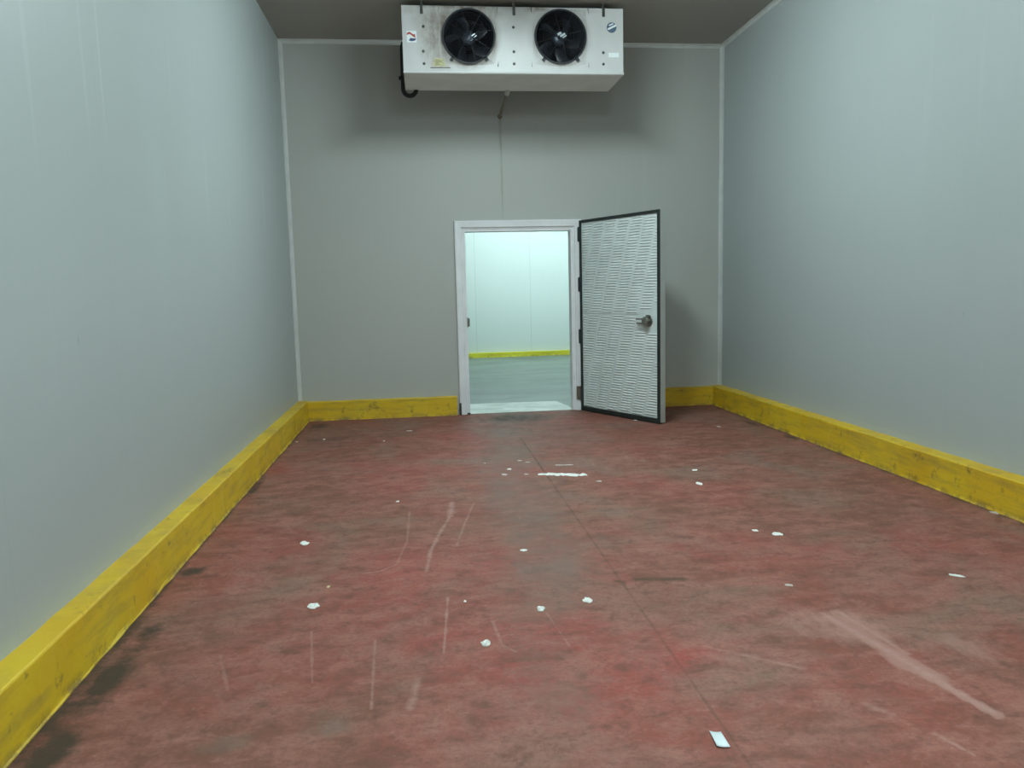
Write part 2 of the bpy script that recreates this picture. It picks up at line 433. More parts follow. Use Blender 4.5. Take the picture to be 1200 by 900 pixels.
    o = bpy.data.objects.new('floor', me); link(o)
    return struct(o, 'worn red painted concrete floor of the cold room', 'floor')

build_floor()
struct(obj('ceiling', box(-0.1, W+0.1, YF-0.1, 0.15, H, H+0.12), M['ceil']), 'grey panel ceiling above the cooler unit', 'ceiling')
struct(obj('wall_left', box(-0.12, 0, YF-0.1, 0.15, -0.02, H), M['wall_runs']), 'pale grey panel wall on the left', 'wall')
struct(obj('wall_right', box(W, W+0.12, YF-0.1, 0.15, -0.02, H), M['wall_side']), 'pale grey panel wall on the right', 'wall')
struct(obj('wall_front', box(0, W, YF-0.12, YF, -0.02, H), M['wall_back']), 'pale grey panel wall behind the viewer', 'wall')
bm = bmesh.new()     # back wall with the doorway left open
for x0, x1, z0, z1 in ((0, OX0, -0.02, OZ), (OX1, W, -0.02, OZ), (0, W, OZ, H)):
    vs = []
    add_box(bm, x0, x1, 0, 0.15, z0, z1)
bmesh.ops.remove_doubles(bm, verts=bm.verts, dist=1e-5)
struct(obj('wall_back', bm, M['wall_back']), 'grey panel wall with the open doorway at the far end', 'wall')

# corner trims: chamfered plastic strips
def trim(name, P, a, b, length_axis, t0, t1, label):
    bm = bmesh.new(); r = 0.042
    prof = [(0, 0), (r, 0), (r, 0.006), (0.62*r, 0.25*r), (0.25*r, 0.62*r), (0.006, r), (0, r)]
    def fn(u, v, t):
        p = [0, 0, 0]; p['xyz'.index(length_axis)] = t
        for s, (ax, sign, base) in ((u, a), (v, b)): p['xyz'.index(ax)] = base + sign*s
        return p
    add_sweep(bm, prof, fn, [t0, t1])
    return struct(obj(name, bm, M['trim']), label, 'trim')
trim('trim_1', None, ('x', 1, 0), ('y', -1, 0), 'z', CH-0.01, H, 'white vertical corner strip left of the back wall')
trim('trim_2', None, ('x', -1, W), ('y', -1, 0), 'z', CH-0.01, H, 'white vertical corner strip right of the back wall')
trim('trim_3', None, ('z', -1, H), ('y', -1, 0), 'x', 0.0, W, 'white strip along the top of the back wall')
trim('trim_4', None, ('z', -1, H), ('x', -1, W), 'y', YF, 0.0, 'white strip along the top of the right wall')

# yellow kerbs
def kerb(name, fn, t0, t1, d, mat, label, h=CH, step=0.12):
    bm = bmesh.new()
    lip = 0.007
    prof = [(0, -0.01), (d+lip, -0.01), (d+lip, 0.004), (d+0.002, 0.010), (d, 0.02), (d-0.004, h*0.5), (d-0.005, h-0.010), (d-0.008, h-0.004), (d-0.013, h), (d*0.4, h+0.001), (0, h+0.002)]
    n = max(2, int(abs(t1-t0)/step)); ts = [t0+(t1-t0)*i/n for i in range(n+1)]
    rj = random.Random(hash(name) % 1 + 3)
    rings = []
    for t in ts:
        j = rj.uniform(-0.004, 0.004); jl = rj.uniform(-0.005, 0.005)
        ring = []
        for i, (a, b) in enumerate(prof):
            aa = a + (j if i > 3 and a > 0.02 else 0) + (jl if i in (1, 2) else 0)
            bb = b + (j*0.7 if b > h*0.8 else 0)
            ring.append(bm.verts.new(fn(aa, bb, t)))
        rings.append(ring)
    m = len(prof)
    for r, s in zip(rings, rings[1:]):
        for i in range(m): bm.faces.new((r[i], r[(i+1) % m], s[(i+1) % m], s[i]))
    bm.faces.new(rings[0]); bm.faces.new(list(reversed(rings[-1])))
    return struct(obj(name, bm, mat), label, 'kerb')
kerb('baseboard_left', lambda a, b, t: (a, t, b), YF, 0, CD, M['yellow'], 'yellow painted kerb along the foot of the left wall')
kerb('baseboard_right', lambda a, b, t: (W-a, t, b), YF, 0, CD+0.012, M['yellow'], 'yellow painted kerb along the foot of the right wall')
kerb('baseboard_back_left', lambda a, b, t: (t, -a, b), CD-0.02, 1.915, 0.058, M['yellow'], 'yellow painted kerb between left corner and doorway', 0.235)
kerb('baseboard_back_right', lambda a, b, t: (t, -a, b), 3.52, W-CD+0.01, 0.058, M['yellow'], 'yellow painted kerb behind the open door', 0.235)

# ------------------------------------------------------------------ next room seen through the doorway
struct(obj('floor_passage', box(FX0, FX1, 0.0, FY1, -0.08, -0.001), M['far_floor']), 'grey green floor of the room beyond the doorway', 'floor')
struct(obj('wall_passage', box(FX0, FX1, FY1, FY1+0.1, -0.05, FH), M['far_wall']), 'brightly lit white wall beyond the doorway', 'wall')
struct(obj('wall_passage_left', box(FX0-0.1, FX0, FY0, FY1, -0.05, FH), M['far_wall']), 'white side wall of next room, left', 'wall')
struct(obj('wall_passage_right', box(FX1, FX1+0.1, FY0, FY1, -0.05, FH), M['far_wall']), 'white side wall of next room, right', 'wall')
bm = bmesh.new()
add_box(bm, FX0, -0.12, 0.10, 0.15, -0.05, FH); add_box(bm, W+0.12, FX1, 0.10, 0.15, -0.05, FH)
struct(obj('wall_passage_front', bm, M['far_wall']), 'white wall of next room beside the doorway', 'wall')
struct(obj('ceiling_passage', box(FX0, FX1, 0.15, FY1+0.1, FH, FH+0.1), M['far_ceil']), 'ceiling of next room', 'ceiling')
kerb('baseboard_passage', lambda a, b, t: (t, FY1-a, b), FX0, FX1, 0.10, M['far_yellow'], 'yellow green kerb at the far wall through the doorway', 0.108, 0.4)
# pale threshold slab
bm = bmesh.new()
prof = [(2.072, 0.0), (3.378, 0.0), (3.372, 0.30), (3.30, 0.80), (2.70, 0.83), (2.072, 0.85)]
lo = [bm.verts.new((x, y, -0.02)) for x, y in prof]; hi = [bm.verts.new((x, y, 0.006 if y > 0.05 else 0.004)) for x, y in prof]
bm.faces.new(hi); bm.faces.new(list(reversed(lo)))
for i in range(len(prof)): bm.faces.new((lo[i], lo[(i+1) % 6], hi[(i+1) % 6], hi[i]))
struct(obj('trim_5', bm, M['sill']), 'pale threshold slab on the floor of the doorway', 'threshold')

# ------------------------------------------------------------------ doorway frame and open door leaf
door = empty('door_1', (2.725, 0, 0)); struct(door, 'open insulated cold room door with white frame in the back wall', 'door')
fr_o = (-0.785, 0.785, 2.358)      # outer half widths and top, relative to the door root
fx0, fx1 = OX0-2.725, OX1-2.725
bm = bmesh.new()
# frame profile (u = 0 at opening edge -> outwards, v = depth towards the room)
fw = 0.125
prof = [(0, 0.15), (-0.004, 0.15), (-0.004, -0.012), (0.022, -0.012), (0.026, -0.020), (0.040, -0.020), (0.046, -0.040), (fw-0.012, -0.044), (fw, -0.034), (fw, 0.0), (0, 0.0)]
def frame_pt(u, v, k):
    return [(fx0-u, v, 0.0), (fx0-u, v, OZ+u), (fx1+u, v, OZ+u), (fx1+u, v, 0.0)][k]
rings = [[bm.verts.new(frame_pt(u, v, k)) for u, v in prof] for k in range(4)]
for r, s in zip(rings, rings[1:]):
    for i in range(len(prof)): bm.faces.new((r[i], r[(i+1) % len(prof)], s[(i+1) % len(prof)], s[i]))
bm.faces.new(rings[0]); bm.faces.new(list(reversed(rings[-1])))
fr = obj('door_frame', bm, M['frame'], door)
# strike keeper on the left jamb
bm = bmesh.new()
add_box(bm, fx0+0.004, fx0+0.030, -0.045, 0.02, 1.09, 1.19, 0.006)
add_box(bm, fx0+0.000, fx0+0.010, -0.030, 0.05, 1.08, 1.20, 0.003)
obj('strike_plate', bm, M['handle'], door)
# left jamb: dark strip standing in for the shaded kerb gap, then a black foot
bm = bmesh.new(); add_box(bm, fx0-0.128, fx0-0.105, -0.060, -0.044, 0.0, 0.15, 0.004); obj('jamb_dark_bit', bm, M['dark_steel'], door)
bm = bmesh.new(); add_box(bm, fx0-0.030, fx0+0.004, -0.048, -0.012, 0.0, 0.02, 0.004); obj('jamb_dark_bit', bm, M['dark_steel'], door)

LW, LT, LZ0, LZ1 = 1.375, 0.078, 0.012, 2.345
ang = math.atan2(-1.211, 0.621)
bm = bmesh.new(); add_box(bm, 0.0, LW, 0.004, LT, LZ0, LZ1, 0.004)
leaf = obj('door_leaf', bm, M['leaf_edge'], door)
leaf.location = (3.478-2.725, -0.078, 0); leaf.rotation_euler = (0, 0, ang)
# embossed inner sheet: staggered slanted columns of short horizontal ridges
bm = bmesh.new()
g = 0.034
sx0, sx1, sz0, sz1 = g-0.008, LW-g+0.006, LZ0+0.045, LZ1-g+0.006
add_box(bm, sx0, sx1, -0.001, 0.006, sz0, sz1)
pitch, cw, shear = 0.0305, 0.215, 0.30
ncol = 12
rr = random.Random(5)
for c in range(-4, 9):
    for r in range(int((sz1-sz0)/pitch)):
        zc = sz0 + 0.022 + pitch*(r + (0.5 if c % 2 else 0.0))
        if zc > sz1-0.018: continue
        if abs(zc-1.215) < 0.014: continue
        xs = sx0 + c*cw + shear*(zc-sz0) + rr.uniform(-0.004, 0.004)
        xa, xb = max(xs+0.010, sx0+0.012), min(xs+cw-0.010, sx1-0.012)
        if zc > 1.02 and zc < 1.34: xb = min(xb, sx1-0.33 if zc < 1.28 else sx1-0.10)
        if xb-xa < 0.03: continue
        hz, dp, e = 0.0092, -0.0105, min(0.022, (xb-xa)*0.3)
        zt = rr.uniform(-0.0015, 0.0015)
        v = [bm.verts.new(q) for q in ((xa, -0.001, zc), (xa+e, -0.001, zc+hz), (xb-e, -0.001, zc+hz+zt), (xb, -0.001, zc+zt), (xb-e, -0.001, zc-hz+zt), (xa+e, -0.001, zc-hz), (xa+e, dp, zc+0.001), (xb-e, dp, zc+0.001+zt))]
        for q in ((0, 1, 6), (1, 2, 7, 6), (2, 3, 7), (3, 4, 7), (4, 5, 6, 7), (5, 0, 6)): bm.faces.new([v[i] for i in q])
sheet = obj('door_panel', bm, M['leaf'], leaf)
tag(sheet, 'white embossed sheet with rows of short horizontal ridges')
# mid seam of the sheet
bm = bmesh.new(); add_box(bm, sx0+0.01, sx1-0.30, -0.0045, 0.0, 1.2125, 1.2175); obj('seam_strip', bm, M['leaf_edge'], leaf)
# black gasket around the leaf, thicker sweep at the bottom
bm = bmesh.new()
for x0, x1, z0, z1 in ((0, g, LZ0, LZ1), (LW-g, LW, LZ0, LZ1), (g, LW-g, LZ1-g, LZ1), (g, LW-g, LZ0, LZ0+0.05)):
    add_box(bm, x0, x1, -0.016, 0.005, z0, z1, 0.005)
add_box(bm, 0.0, LW, -0.010, 0.03, 0.003, LZ0+0.012, 0.003)
tag(obj('gasket', bm, M['gasket'], leaf), 'black rubber gasket around the leaf')
# inner release handle
hx, hz = 1.195, 1.143
bm = bmesh.new()
add_lathe(bm, [(0.001, -0.012), (0.060, -0.012), (0.068, -0.006), (0.068, 0.0)], 'y', 28, (hx, 0, hz))
hd = obj('handle', bm, M['steel'], leaf)
bm = bmesh.new()
add_lathe(bm, [(0.030, -0.008), (0.030, -0.040), (0.046, -0.050), (0.050, -0.062), (0.042, -0.074), (0.001, -0.078)], 'y', 28, (hx+0.005, 0, hz))
add_box(bm, hx-0.150, hx+0.01, -0.056, -0.040, hz+0.012, hz+0.030, 0.005)
add_box(bm, hx-0.140, hx+0.01, -0.056, -0.040, hz-0.034, hz-0.016, 0.005)
add_box(bm, hx-0.055, hx+0.035, -0.060, -0.030, hz-0.030, hz+0.028, 0.010)
add_box(bm, hx-0.008, hx+0.020, -0.040, -0.004, hz+0.028, hz+0.068, 0.006)
obj('lever', bm, M['handle'], leaf)
# hinges between frame and leaf
for zc in (2.18, 1.57, 0.93, 0.22):
    bm = bmesh.new()
    add_tube(bm, [(0.748, -0.064, zc-0.09), (0.748, -0.064, zc+0.09)], 0.014, 12)
    add_box(bm, 0.728 if zc > 0.5 else 0.690, 0.752, -0.054, -0.042, zc-0.085, zc+0.085, 0.003)
    obj('hinge', bm, M['gasket'] if zc > 0.5 else M['steel'], door)

# ------------------------------------------------------------------ evaporator cooler under the ceiling
UX0, UX1, UY0, UY1, UZ0, UZ1 = 1.43, 3.712, -1.30, -0.62, 3.733, 4.388
UXC = (UX0+UX1)/2
unit = empty('evaporator_cooler', (UXC, UY0, UZ0))
tag(unit, 'white twin fan evaporator cooler hung under the ceiling above the door', 'cooling unit')
def L(x, y, z): return (x-UXC, y-UY0, z-UZ0)
FANS = [(2.100, 4.090), (3.046, 4.096)]; FR = 0.262
NS = 48
def grime_at(x, z):
    g = 0.0
    def bl(cx, cz, rx, rz, a, p=1.0):
        q = math.hypot((x-cx)/rx, (z-cz)/rz); return a*max(0.0, min(1.0, 1.35-q))**p
    g = max(g, bl(1.76, 4.10, 0.16, 0.30, 0.78), bl(1.82, 4.24, 0.24, 0.16, 0.80), bl(1.82, 3.93, 0.14, 0.16, 0.62), bl(2.35, 4.33, 0.12, 0.07, 0.5))
    g = max(g, bl(2.05, 4.385, 0.55, 0.035, 1.0), bl(2.80, 4.375, 0.13, 0.022, 1.0), bl(3.25, 4.36, 0.2, 0.025, 0.35), bl(1.68, 4.19, 0.05, 0.06, 0.4))
    for (fx, fz), a in zip(FANS, (0.85, 0.45)):
        d = math.hypot(x-fx, z-fz); g = max(g, a*max(0.0, 1-(d-FR)/0.085) if d > FR*0.95 else 0)
    g = max(g, bl(1.55, 4.35, 0.14, 0.05, 0.3))
    return g
bm = bmesh.new()
# front panel: dense grid with circular openings snapped to the grid through polar cells
def front_panel(bm):
    half = 0.300
    xcuts = [UX0] + [q for f in FANS for q in (f[0]-half, f[0]+half)] + [UX1]
    zc0, zc1 = 4.093-0.292, 4.093+0.292
    def rect(x0, x1, z0, z1, y=UY0):
        nx = max(1, round((x1-x0)/0.025)); nz = max(1, round((z1-z0)/0.025))
        g = [[bm.verts.new(L(x0+(x1-x0)*i/nx, y, z0+(z1-z0)*j/nz)) for i in range(nx+1)] for j in range(nz+1)]
        for j in range(nz):
            for i in range(nx): bm.faces.new((g[j][i], g[j][i+1], g[j+1][i+1], g[j+1][i]))
    rect(UX0, UX1, UZ0, zc0); rect(UX0, UX1, zc1, UZ1)
    for i in (0, 2, 4): rect(xcuts[i], xcuts[i+1], zc0, zc1)
    for fx, fz in FANS:
        rings = []
        for s in range(5):
            ring = []
            for k in range(NS):
                a = 2*PI*k/NS; c, sn = math.cos(a), math.sin(a)
                tt = 1/max(abs(c)/half, 1e-9); tz = 1e9
                if abs(sn) > 1e-9: tz = ((zc1-fz)/sn if sn > 0 else (zc0-fz)/sn)
                out = min(half/max(abs(c), 1e-9), tz)
                r = FR + (out-FR)*s/4
                ring.append(bm.verts.new(L(fx+r*c, UY0-(0.022, 0.017, 0.006, 0.0, 0.0)[s], fz+r*sn)))
            rings.append(ring)
        for r0, r1 in zip(rings, rings[1:]):
            for k in range(NS): bm.faces.new((r0[k], r0[(k+1) % NS], r1[(k+1) % NS], r1[k]))
front_panel(bm)
bmesh.ops.remove_doubles(bm, verts=bm.verts, dist=1e-4)
# sides, top, back, rolled bottom lip
def quad(a, b, c, d): bm.faces.new([bm.verts.new(L(*q)) for q in (a, b, c, d)])
quad((UX0, UY0, UZ0), (UX0, UY1, UZ0), (UX0, UY1, UZ1), (UX0, UY0, UZ1))
quad((UX1, UY0, UZ0), (UX1, UY1, UZ0), (UX1, UY1, UZ1), (UX1, UY0, UZ1))
quad((UX0, UY0, UZ1), (UX1, UY0, UZ1), (UX1, UY1, UZ1), (UX0, UY1, UZ1))
add_tube(bm, [L(UX0-0.002, UY0+0.004, UZ0+0.006), L(UX1+0.006, UY0+0.004, UZ0+0.006)], 0.013, 10)
casing = obj('casing', bm, M['casing'], unit)
att = casing.data.attributes.new('grime', 'FLOAT', 'POINT')
att.data.foreach_set('value', [grime_at(v.co.x+UXC, v.co.z+UZ0) if v.co.y < 0.02 else 0.1 for v in casing.data.vertices])
# dark finned coil at the back of the casing
bm = bmesh.new()
add_box(bm, UX0+0.02-UXC, UX1-0.02-UXC, 0.50, 0.66, 0.03, UZ1-UZ0-0.02)
for i in range(60):
    x = UX0+0.05+(UX1-UX0-0.1)*i/59-UXC
    add_box(bm, x-0.004, x+0.004, 0.49, 0.50, 0.04, UZ1-UZ0-0.03)
obj('coil', bm, M['coil'], unit)
# drip pan, slightly bowed underside
bm = bmesh.new()
nx = 12
for s in range(1):
    rows = []
    for (y, dz) in ((UY0+0.010, -0.001), (UY0+0.03, -0.008), ((UY0+UY1)/2, -0.012), (UY1-0.02, -0.008), (UY1, 0.0), (UY1, 0.05), (UY0+0.010, 0.02)):
        rows.append([bm.verts.new(L(UX0+0.004+(UX1-UX0-0.008)*i/nx, y, UZ0+dz)) for i in range(nx+1)])
    m = len(rows)
    for j in range(m):
        for i in range(nx): bm.faces.new((rows[j][i], rows[j][i+1], rows[(j+1) % m][i+1], rows[(j+1) % m][i]))
    for i in (0, nx): bm.faces.new([r[i] for r in rows])
tag(obj('drip_pan', bm, M['pan'], unit), 'grey underside drip pan')
# fans
def fan(fx, fz, phase, mark):
    root = empty('fan', L(fx, UY0-0.02, fz), 0, unit)
    bm = bmesh.new()                         # dark bell mouth set into the panel
    add_lathe(bm, [(FR+0.012, -0.004), (FR+0.010, -0.012), (FR-0.004, -0.012), (FR-0.012, 0.004), (FR-0.016, 0.06), (FR-0.016, 0.26)], 'y', 56)
    for a in (-128, -52):
        a = math.radians(a); c, s = math.cos(a), math.sin(a)
        t = Matrix.Rotation(-a, 4, 'Y')
        vs = add_box(bm, FR-0.01, FR+0.040, -0.012, 0.002, -0.016, 0.016)
        for v in vs: v.co = t @ v.co
    obj('shroud_ring', bm, M['black'], root, False)
    bm = bmesh.new()                         # five swept blades
    for b in range(5):
        a0 = phase + 2*PI*b/5; g = []
        for i in range(7):
            r = 0.070 + (FR-0.030-0.070)*i/6; row = []
            sw = 0.34*(i/6)**1.3; wd = 0.46 - 0.02*i
            for j in range(6):
                a = a0 + sw + wd*(j/5-0.5)*1.35
                y = 0.115 + 0.055*(0.5-j/5)*(1.25-0.4*i/6) + 0.012*math.sin(PI*j/5)
                row.append((r*math.cos(a), y, r*math.sin(a)))
            g.append(row)
        for off in (0.0, 0.005):
            v = [[bm.verts.new((p[0], p[1]+off, p[2])) for p in row] for row in g]
            for i in range(6):
                for j in range(5): bm.faces.new((v[i][j], v[i+1][j], v[i+1][j+1], v[i][j+1]))
    obj('blades', bm, M['blade'], root, True)
    bm = bmesh.new()
    add_lathe(bm, [(0.001, 0.035), (0.045, 0.036), (0.068, 0.046), (0.074, 0.065), (0.074, 0.18), (0.001, 0.185)], 'y', 32)
    obj('motor_hub', bm, M['hub'], root, True)
    bm = bmesh.new()                         # wire guard: rings and spokes
    for i in range(11):
        r = 0.045 + (FR-0.012-0.045)*i/10
        dome = -0.034*(1-(r/FR)**2)
        add_tube(bm, [(r*math.cos(2*PI*k/40), dome-0.010, r*math.sin(2*PI*k/40)) for k in range(40)], 0.0026, 5, True)
    for s in range(8):
        a = 2*PI*s/8 + 0.25
        pts = []
        for i in range(7):
            r = 0.02 + (FR+0.006-0.02)*i/6
            pts.append((r*math.cos(a), -0.034*(1-min(1, r/FR)**2)-0.007, r*math.sin(a)))
        add_tube(bm, pts, 0.0036, 5)
    obj('wire_guard', bm, M['black'], root)
    bm = bmesh.new()                         # pale plates put in as the bright glint at the hub
    for (x0, x1, z0, z1, an) in mark:
        vs = add_box(bm, x0, x1, -0.052, -0.046, z0, z1, 0)
        t = Matrix.Rotation(an, 4, 'Y')
        for v in vs: v.co = t @ v.co
    tag(obj('hub_glint', bm, M['glint'], root), 'small pale painted glint on the fan hub')
    return root
fan(*FANS[0], 0.35, [(0.015, 0.055, -0.030, -0.020, -0.6), (0.028, 0.060, -0.052, -0.046, -0.6)])
fan(*FANS[1], 0.9, [(-0.016, 0.042, -0.014, 0.004, -0.55), (-0.030, 0.012, 0.012, 0.034, -0.55), (0.0, 0.045, -0.034, -0.022, -0.55)])
# hanging brackets
for x in (1.632, 2.570, 3.504):
    bm = bmesh.new()
    add_box(bm, x-0.014-UXC, x+0.014-UXC, -0.012, -0.001, 4.305-UZ0, 4.40-UZ0, 0.003)
    add_box(bm, x-0.014-UXC, x+0.014-UXC, -0.012, 0.12, UZ1-UZ0, 4.40-UZ0, 0.002)
    add_box(bm, x-0.010-UXC, x+0.010-UXC, 0.02, 0.04, 4.395-UZ0, H-UZ0+0.002)
    obj('hanging_bracket', bm, M['dark_steel'], unit)
# screws
for x, z in ((1.644, 4.185), (1.636, 3.945), (1.639, 3.825), (2.562, 4.19), (2.562, 3.950), (2.562, 3.830), (3.50, 3.95), (3.50, 3.835)):
    bm = bmesh.new()
    add_lathe(bm, [(0.001, -0.009), (0.009, -0.008), (0.014, -0.003), (0.015, 0.001)], 'y', 12, L(x, UY0, z))
    obj('screw', bm, M['dark_steel'], unit)
# left emblem sticker: red wave over a blue wedge
def flat_poly(bm, pts, y0, y1):
    a = [bm.verts.new(L(x, y0, z)) for x, z in pts]; b = [bm.verts.new(L(x, y1, z)) for x, z in pts]
    bm.faces.new(a); bm.faces.new(list(reversed(b)))
    for i in range(len(pts)): bm.faces.new((a[i], a[(i+1) % len(pts)], b[(i+1) % len(pts)], b[i]))
def wave(cx, cz, w, h, lo=True):
    n = 10; up = [(cx-w/2+w*i/n, cz+h*0.5*math.sin(2*PI*i/n*0.9)+h*0.45) for i in range(n+1)]
    dn = [(cx-w/2+w*i/n, cz+h*0.5*math.sin(2*PI*i/n*0.9)-h*0.45) for i in range(n, -1, -1)]
    return up+dn
bm = bmesh.new(); flat_poly(bm, [(1.475, 4.030), (1.572, 4.030), (1.572, 4.140), (1.475, 4.140)], UY0-0.0012, UY0-0.0002)
st = obj('emblem_sticker', bm, M['sticker_white'], unit); tag(st, 'small emblem sticker with red wave over blue wedge')
bm = bmesh.new(); flat_poly(bm, wave(1.518, 4.108, 0.082, 0.024), UY0-0.0026, UY0-0.0014)
flat_poly(bm, [(1.540, 4.100), (1.562, 4.090), (1.562, 4.072), (1.535, 4.086)], UY0-0.0026, UY0-0.0014); obj('red_mark', bm, M['red_ink'], st)
bm = bmesh.new(); flat_poly(bm, [(1.492, 4.048), (1.512, 4.072), (1.568, 4.066), (1.560, 4.048), (1.522, 4.040)], UY0-0.0026, UY0-0.0014); obj('blue_mark', bm, M['blue_ink'], st)
# right round badge: dark ring with a slanted pale band
def circ(cx, cz, r, n=28, a0=0, a1=2*PI): return [(cx+r*math.cos(a0+(a1-a0)*i/n), cz+r*math.sin(a0+(a1-a0)*i/n)) for i in range(n)]
bm = bmesh.new(); flat_poly(bm, circ(3.590, 4.200, 0.052), UY0-0.0014, UY0-0.0002)
bd = obj('round_badge', bm, M['badge_blue'], unit); tag(bd, 'round blue badge with slanted white band')
bm = bmesh.new()
flat_poly(bm, [(3.545, 4.190), (3.556, 4.176), (3.640, 4.214), (3.632, 4.232)], UY0-0.0028, UY0-0.0016)
flat_poly(bm, [(3.560, 4.226), (3.566, 4.214), (3.612, 4.236), (3.602, 4.244)], UY0-0.0028, UY0-0.0016)
obj('badge_band', bm, M['sticker_white'], bd)
# small arrow roundel by the right fan, label strip, yellowed rating plate
bm = bmesh.new(); flat_poly(bm, circ(3.286, 3.948, 0.026), UY0-0.0014, UY0-0.0002); rd = obj('arrow_sticker', bm, M['sticker_white'], unit)
bm = bmesh.new()
for i in range(14):
    a0 = 0.6+5.0*i/14; a1 = 0.6+5.0*(i+1)/14; r0, r1 = 0.015, 0.021
    flat_poly(bm, [(3.286+r*math.cos(a), 3.948+r*math.sin(a)) for r, a in ((r0, a0), (r1, a0), (r1, a1), (r0, a1))], UY0-0.0026, UY0-0.0016)
flat_poly(bm, [(3.292, 3.926), (3.316, 3.930), (3.304, 3.946)], UY0-0.0026, UY0-0.0016)
obj('arrow_mark', bm, M['badge_blue'], rd)
bm = bmesh.new(); flat_poly(bm, [(3.555, 3.905), (3.665, 3.905), (3.665, 3.950), (3.555, 3.950)], UY0-0.0016, UY0-0.0002); obj('label_strip', bm, M['sticker_white'], unit)
bm = bmesh.new(); flat_poly(bm, [(1.712, 3.790), (1.892, 3.790), (1.880, 3.888), (1.728, 3.888)], UY0-0.0020, UY0-0.0002)
rp = obj('rating_plate', bm, simple('stained_backing', (0.50, 0.43, 0.36), 0.5, 0, 0.3, 20), unit); tag(rp, 'yellowed rating plate below the left fan')
bm = bmesh.new(); flat_poly(bm, [(1.738, 3.803), (1.848, 3.803), (1.848, 3.872), (1.738, 3.872)], UY0-0.0034, UY0-0.0024); obj('plate_face', bm, M['plate_yellow'], rp)
bm = bmesh.new()
for z0, x1 in ((3.812, 1.80), (3.826, 1.79), (3.840, 1.82), (3.854, 1.80)): flat_poly(bm, [(1.752, z0), (x1, z0), (x1, z0+0.007), (1.752, z0+0.007)], UY0-0.0048, UY0-0.0038)
obj('plate_print', bm, M['plate_ink'], rp)
bm = bmesh.new(); flat_poly(bm, [(1.700, 3.780), (1.905, 3.782), (1.905, 3.788), (1.700, 3.787)], UY0-0.006, UY0-0.0002); obj('plate_rail', bm, M['dark_steel'], unit)
# black lagged pipe down the left side with a U bend under the pan, valve stub
pts = [(UX0+0.03, -0.70, 4.21), (UX0-0.004, -0.70, 4.20), (UX0-0.014, -0.70, 4.16), (UX0-0.015, -0.70, 3.95), (UX0-0.018, -0.68, 3.80)]
cx0, cx1 = UX0-0.020, UX0+0.122; rad = (cx1-cx0)/2
for i in range(0, 13):
    a = PI + PI*i/12
    pts.append(((cx0+cx1)/2 + rad*math.cos(a), -0.655, 3.735 + rad*math.sin(a)))
pts += [(cx1, -0.655, 3.76)]
bm = bmesh.new(); add_tube(bm, [L(*p) for p in pts], 0.024, 12); obj('lagged_pipe', bm, M['pipe_black'], unit, True)
bm = bmesh.new(); add_tube(bm, [L(UX0-0.010, -0.70, 3.838), L(UX0-0.060, -0.71, 3.838)], 0.020, 10); obj('valve_stub', bm, M['pipe_black'], unit)
# condensate drain from the pan back into the wall
bm = bmesh.new(); add_tube(bm, [L(2.566, -0.66, 3.745), L(2.560, -0.655, 3.712), L(2.553, -0.63, 3.690)], 0.026, 12); obj('drain_socket', bm, M['drain_white'], unit, True)
bm = bmesh.new(); add_tube(bm, [L(2.554, -0.635, 3.695), L(2.550, -0.58, 3.675), L(2.542, -0.30, 3.625), L(2.538, -0.05, 3.590), L(2.538, 0.0, 3.588)], 0.017, 12)
add_lathe(bm, [(0.017, 0.0), (0.028, 0.0), (0.029, -0.010), (0.017, -0.014)], 'y', 18, L(2.538, 0.0, 3.588))
obj('drain_pipe', bm, M['drain'], unit, True)

# ------------------------------------------------------------------ scraps of paper on the floor
def scrap(x, y, lx, ly, rot, label, kind='paper', h=0.012, seed=0, name='paper_scrap', group='white scraps on the red floor', cat='paper scrap'):
    lx *= 0.88; ly *= 0.92; r = random.Random(seed*31+5); bm = bmesh.new(); n = 10
    ring = []; a0 = r.uniform(0, 6)
    for k in range(n):
        a = a0+2*PI*k/n; q = r.uniform(0.62, 1.12)
        ring.append((lx/2*q*math.cos(a), ly/2*q*math.sin(a)))
    inner = [(u*0.55+r.uniform(-.05, .05)*lx, v*0.55+r.uniform(-.05, .05)*ly) for u, v in ring]
    vo = [bm.verts.new((u, v, 0.001+r.uniform(0, 0.35)*h)) for u, v in ring]
    vi = [bm.verts.new((u, v, h*r.uniform(0.45, 1.0))) for u, v in inner]
    vb = [bm.verts.new((u*0.97, v*0.97, 0.0)) for u, v in ring]
    c = bm.verts.new((0, 0, h*r.uniform(0.3, 0.8)))
    for k in range(n):
        j = (k+1) % n
        bm.faces.new((vo[k], vo[j], vi[j], vi[k])); bm.faces.new((vi[k], vi[j], c)); bm.faces.new((vb[k], vo[k], vo[j], vb[j]))
    bm.faces.new(vb)
    o = obj(name, bm, M[kind], None, False, (x, y, 0.0005)); o.rotation_euler = (0, 0, rot)
    tag(o, label, cat, group); return o
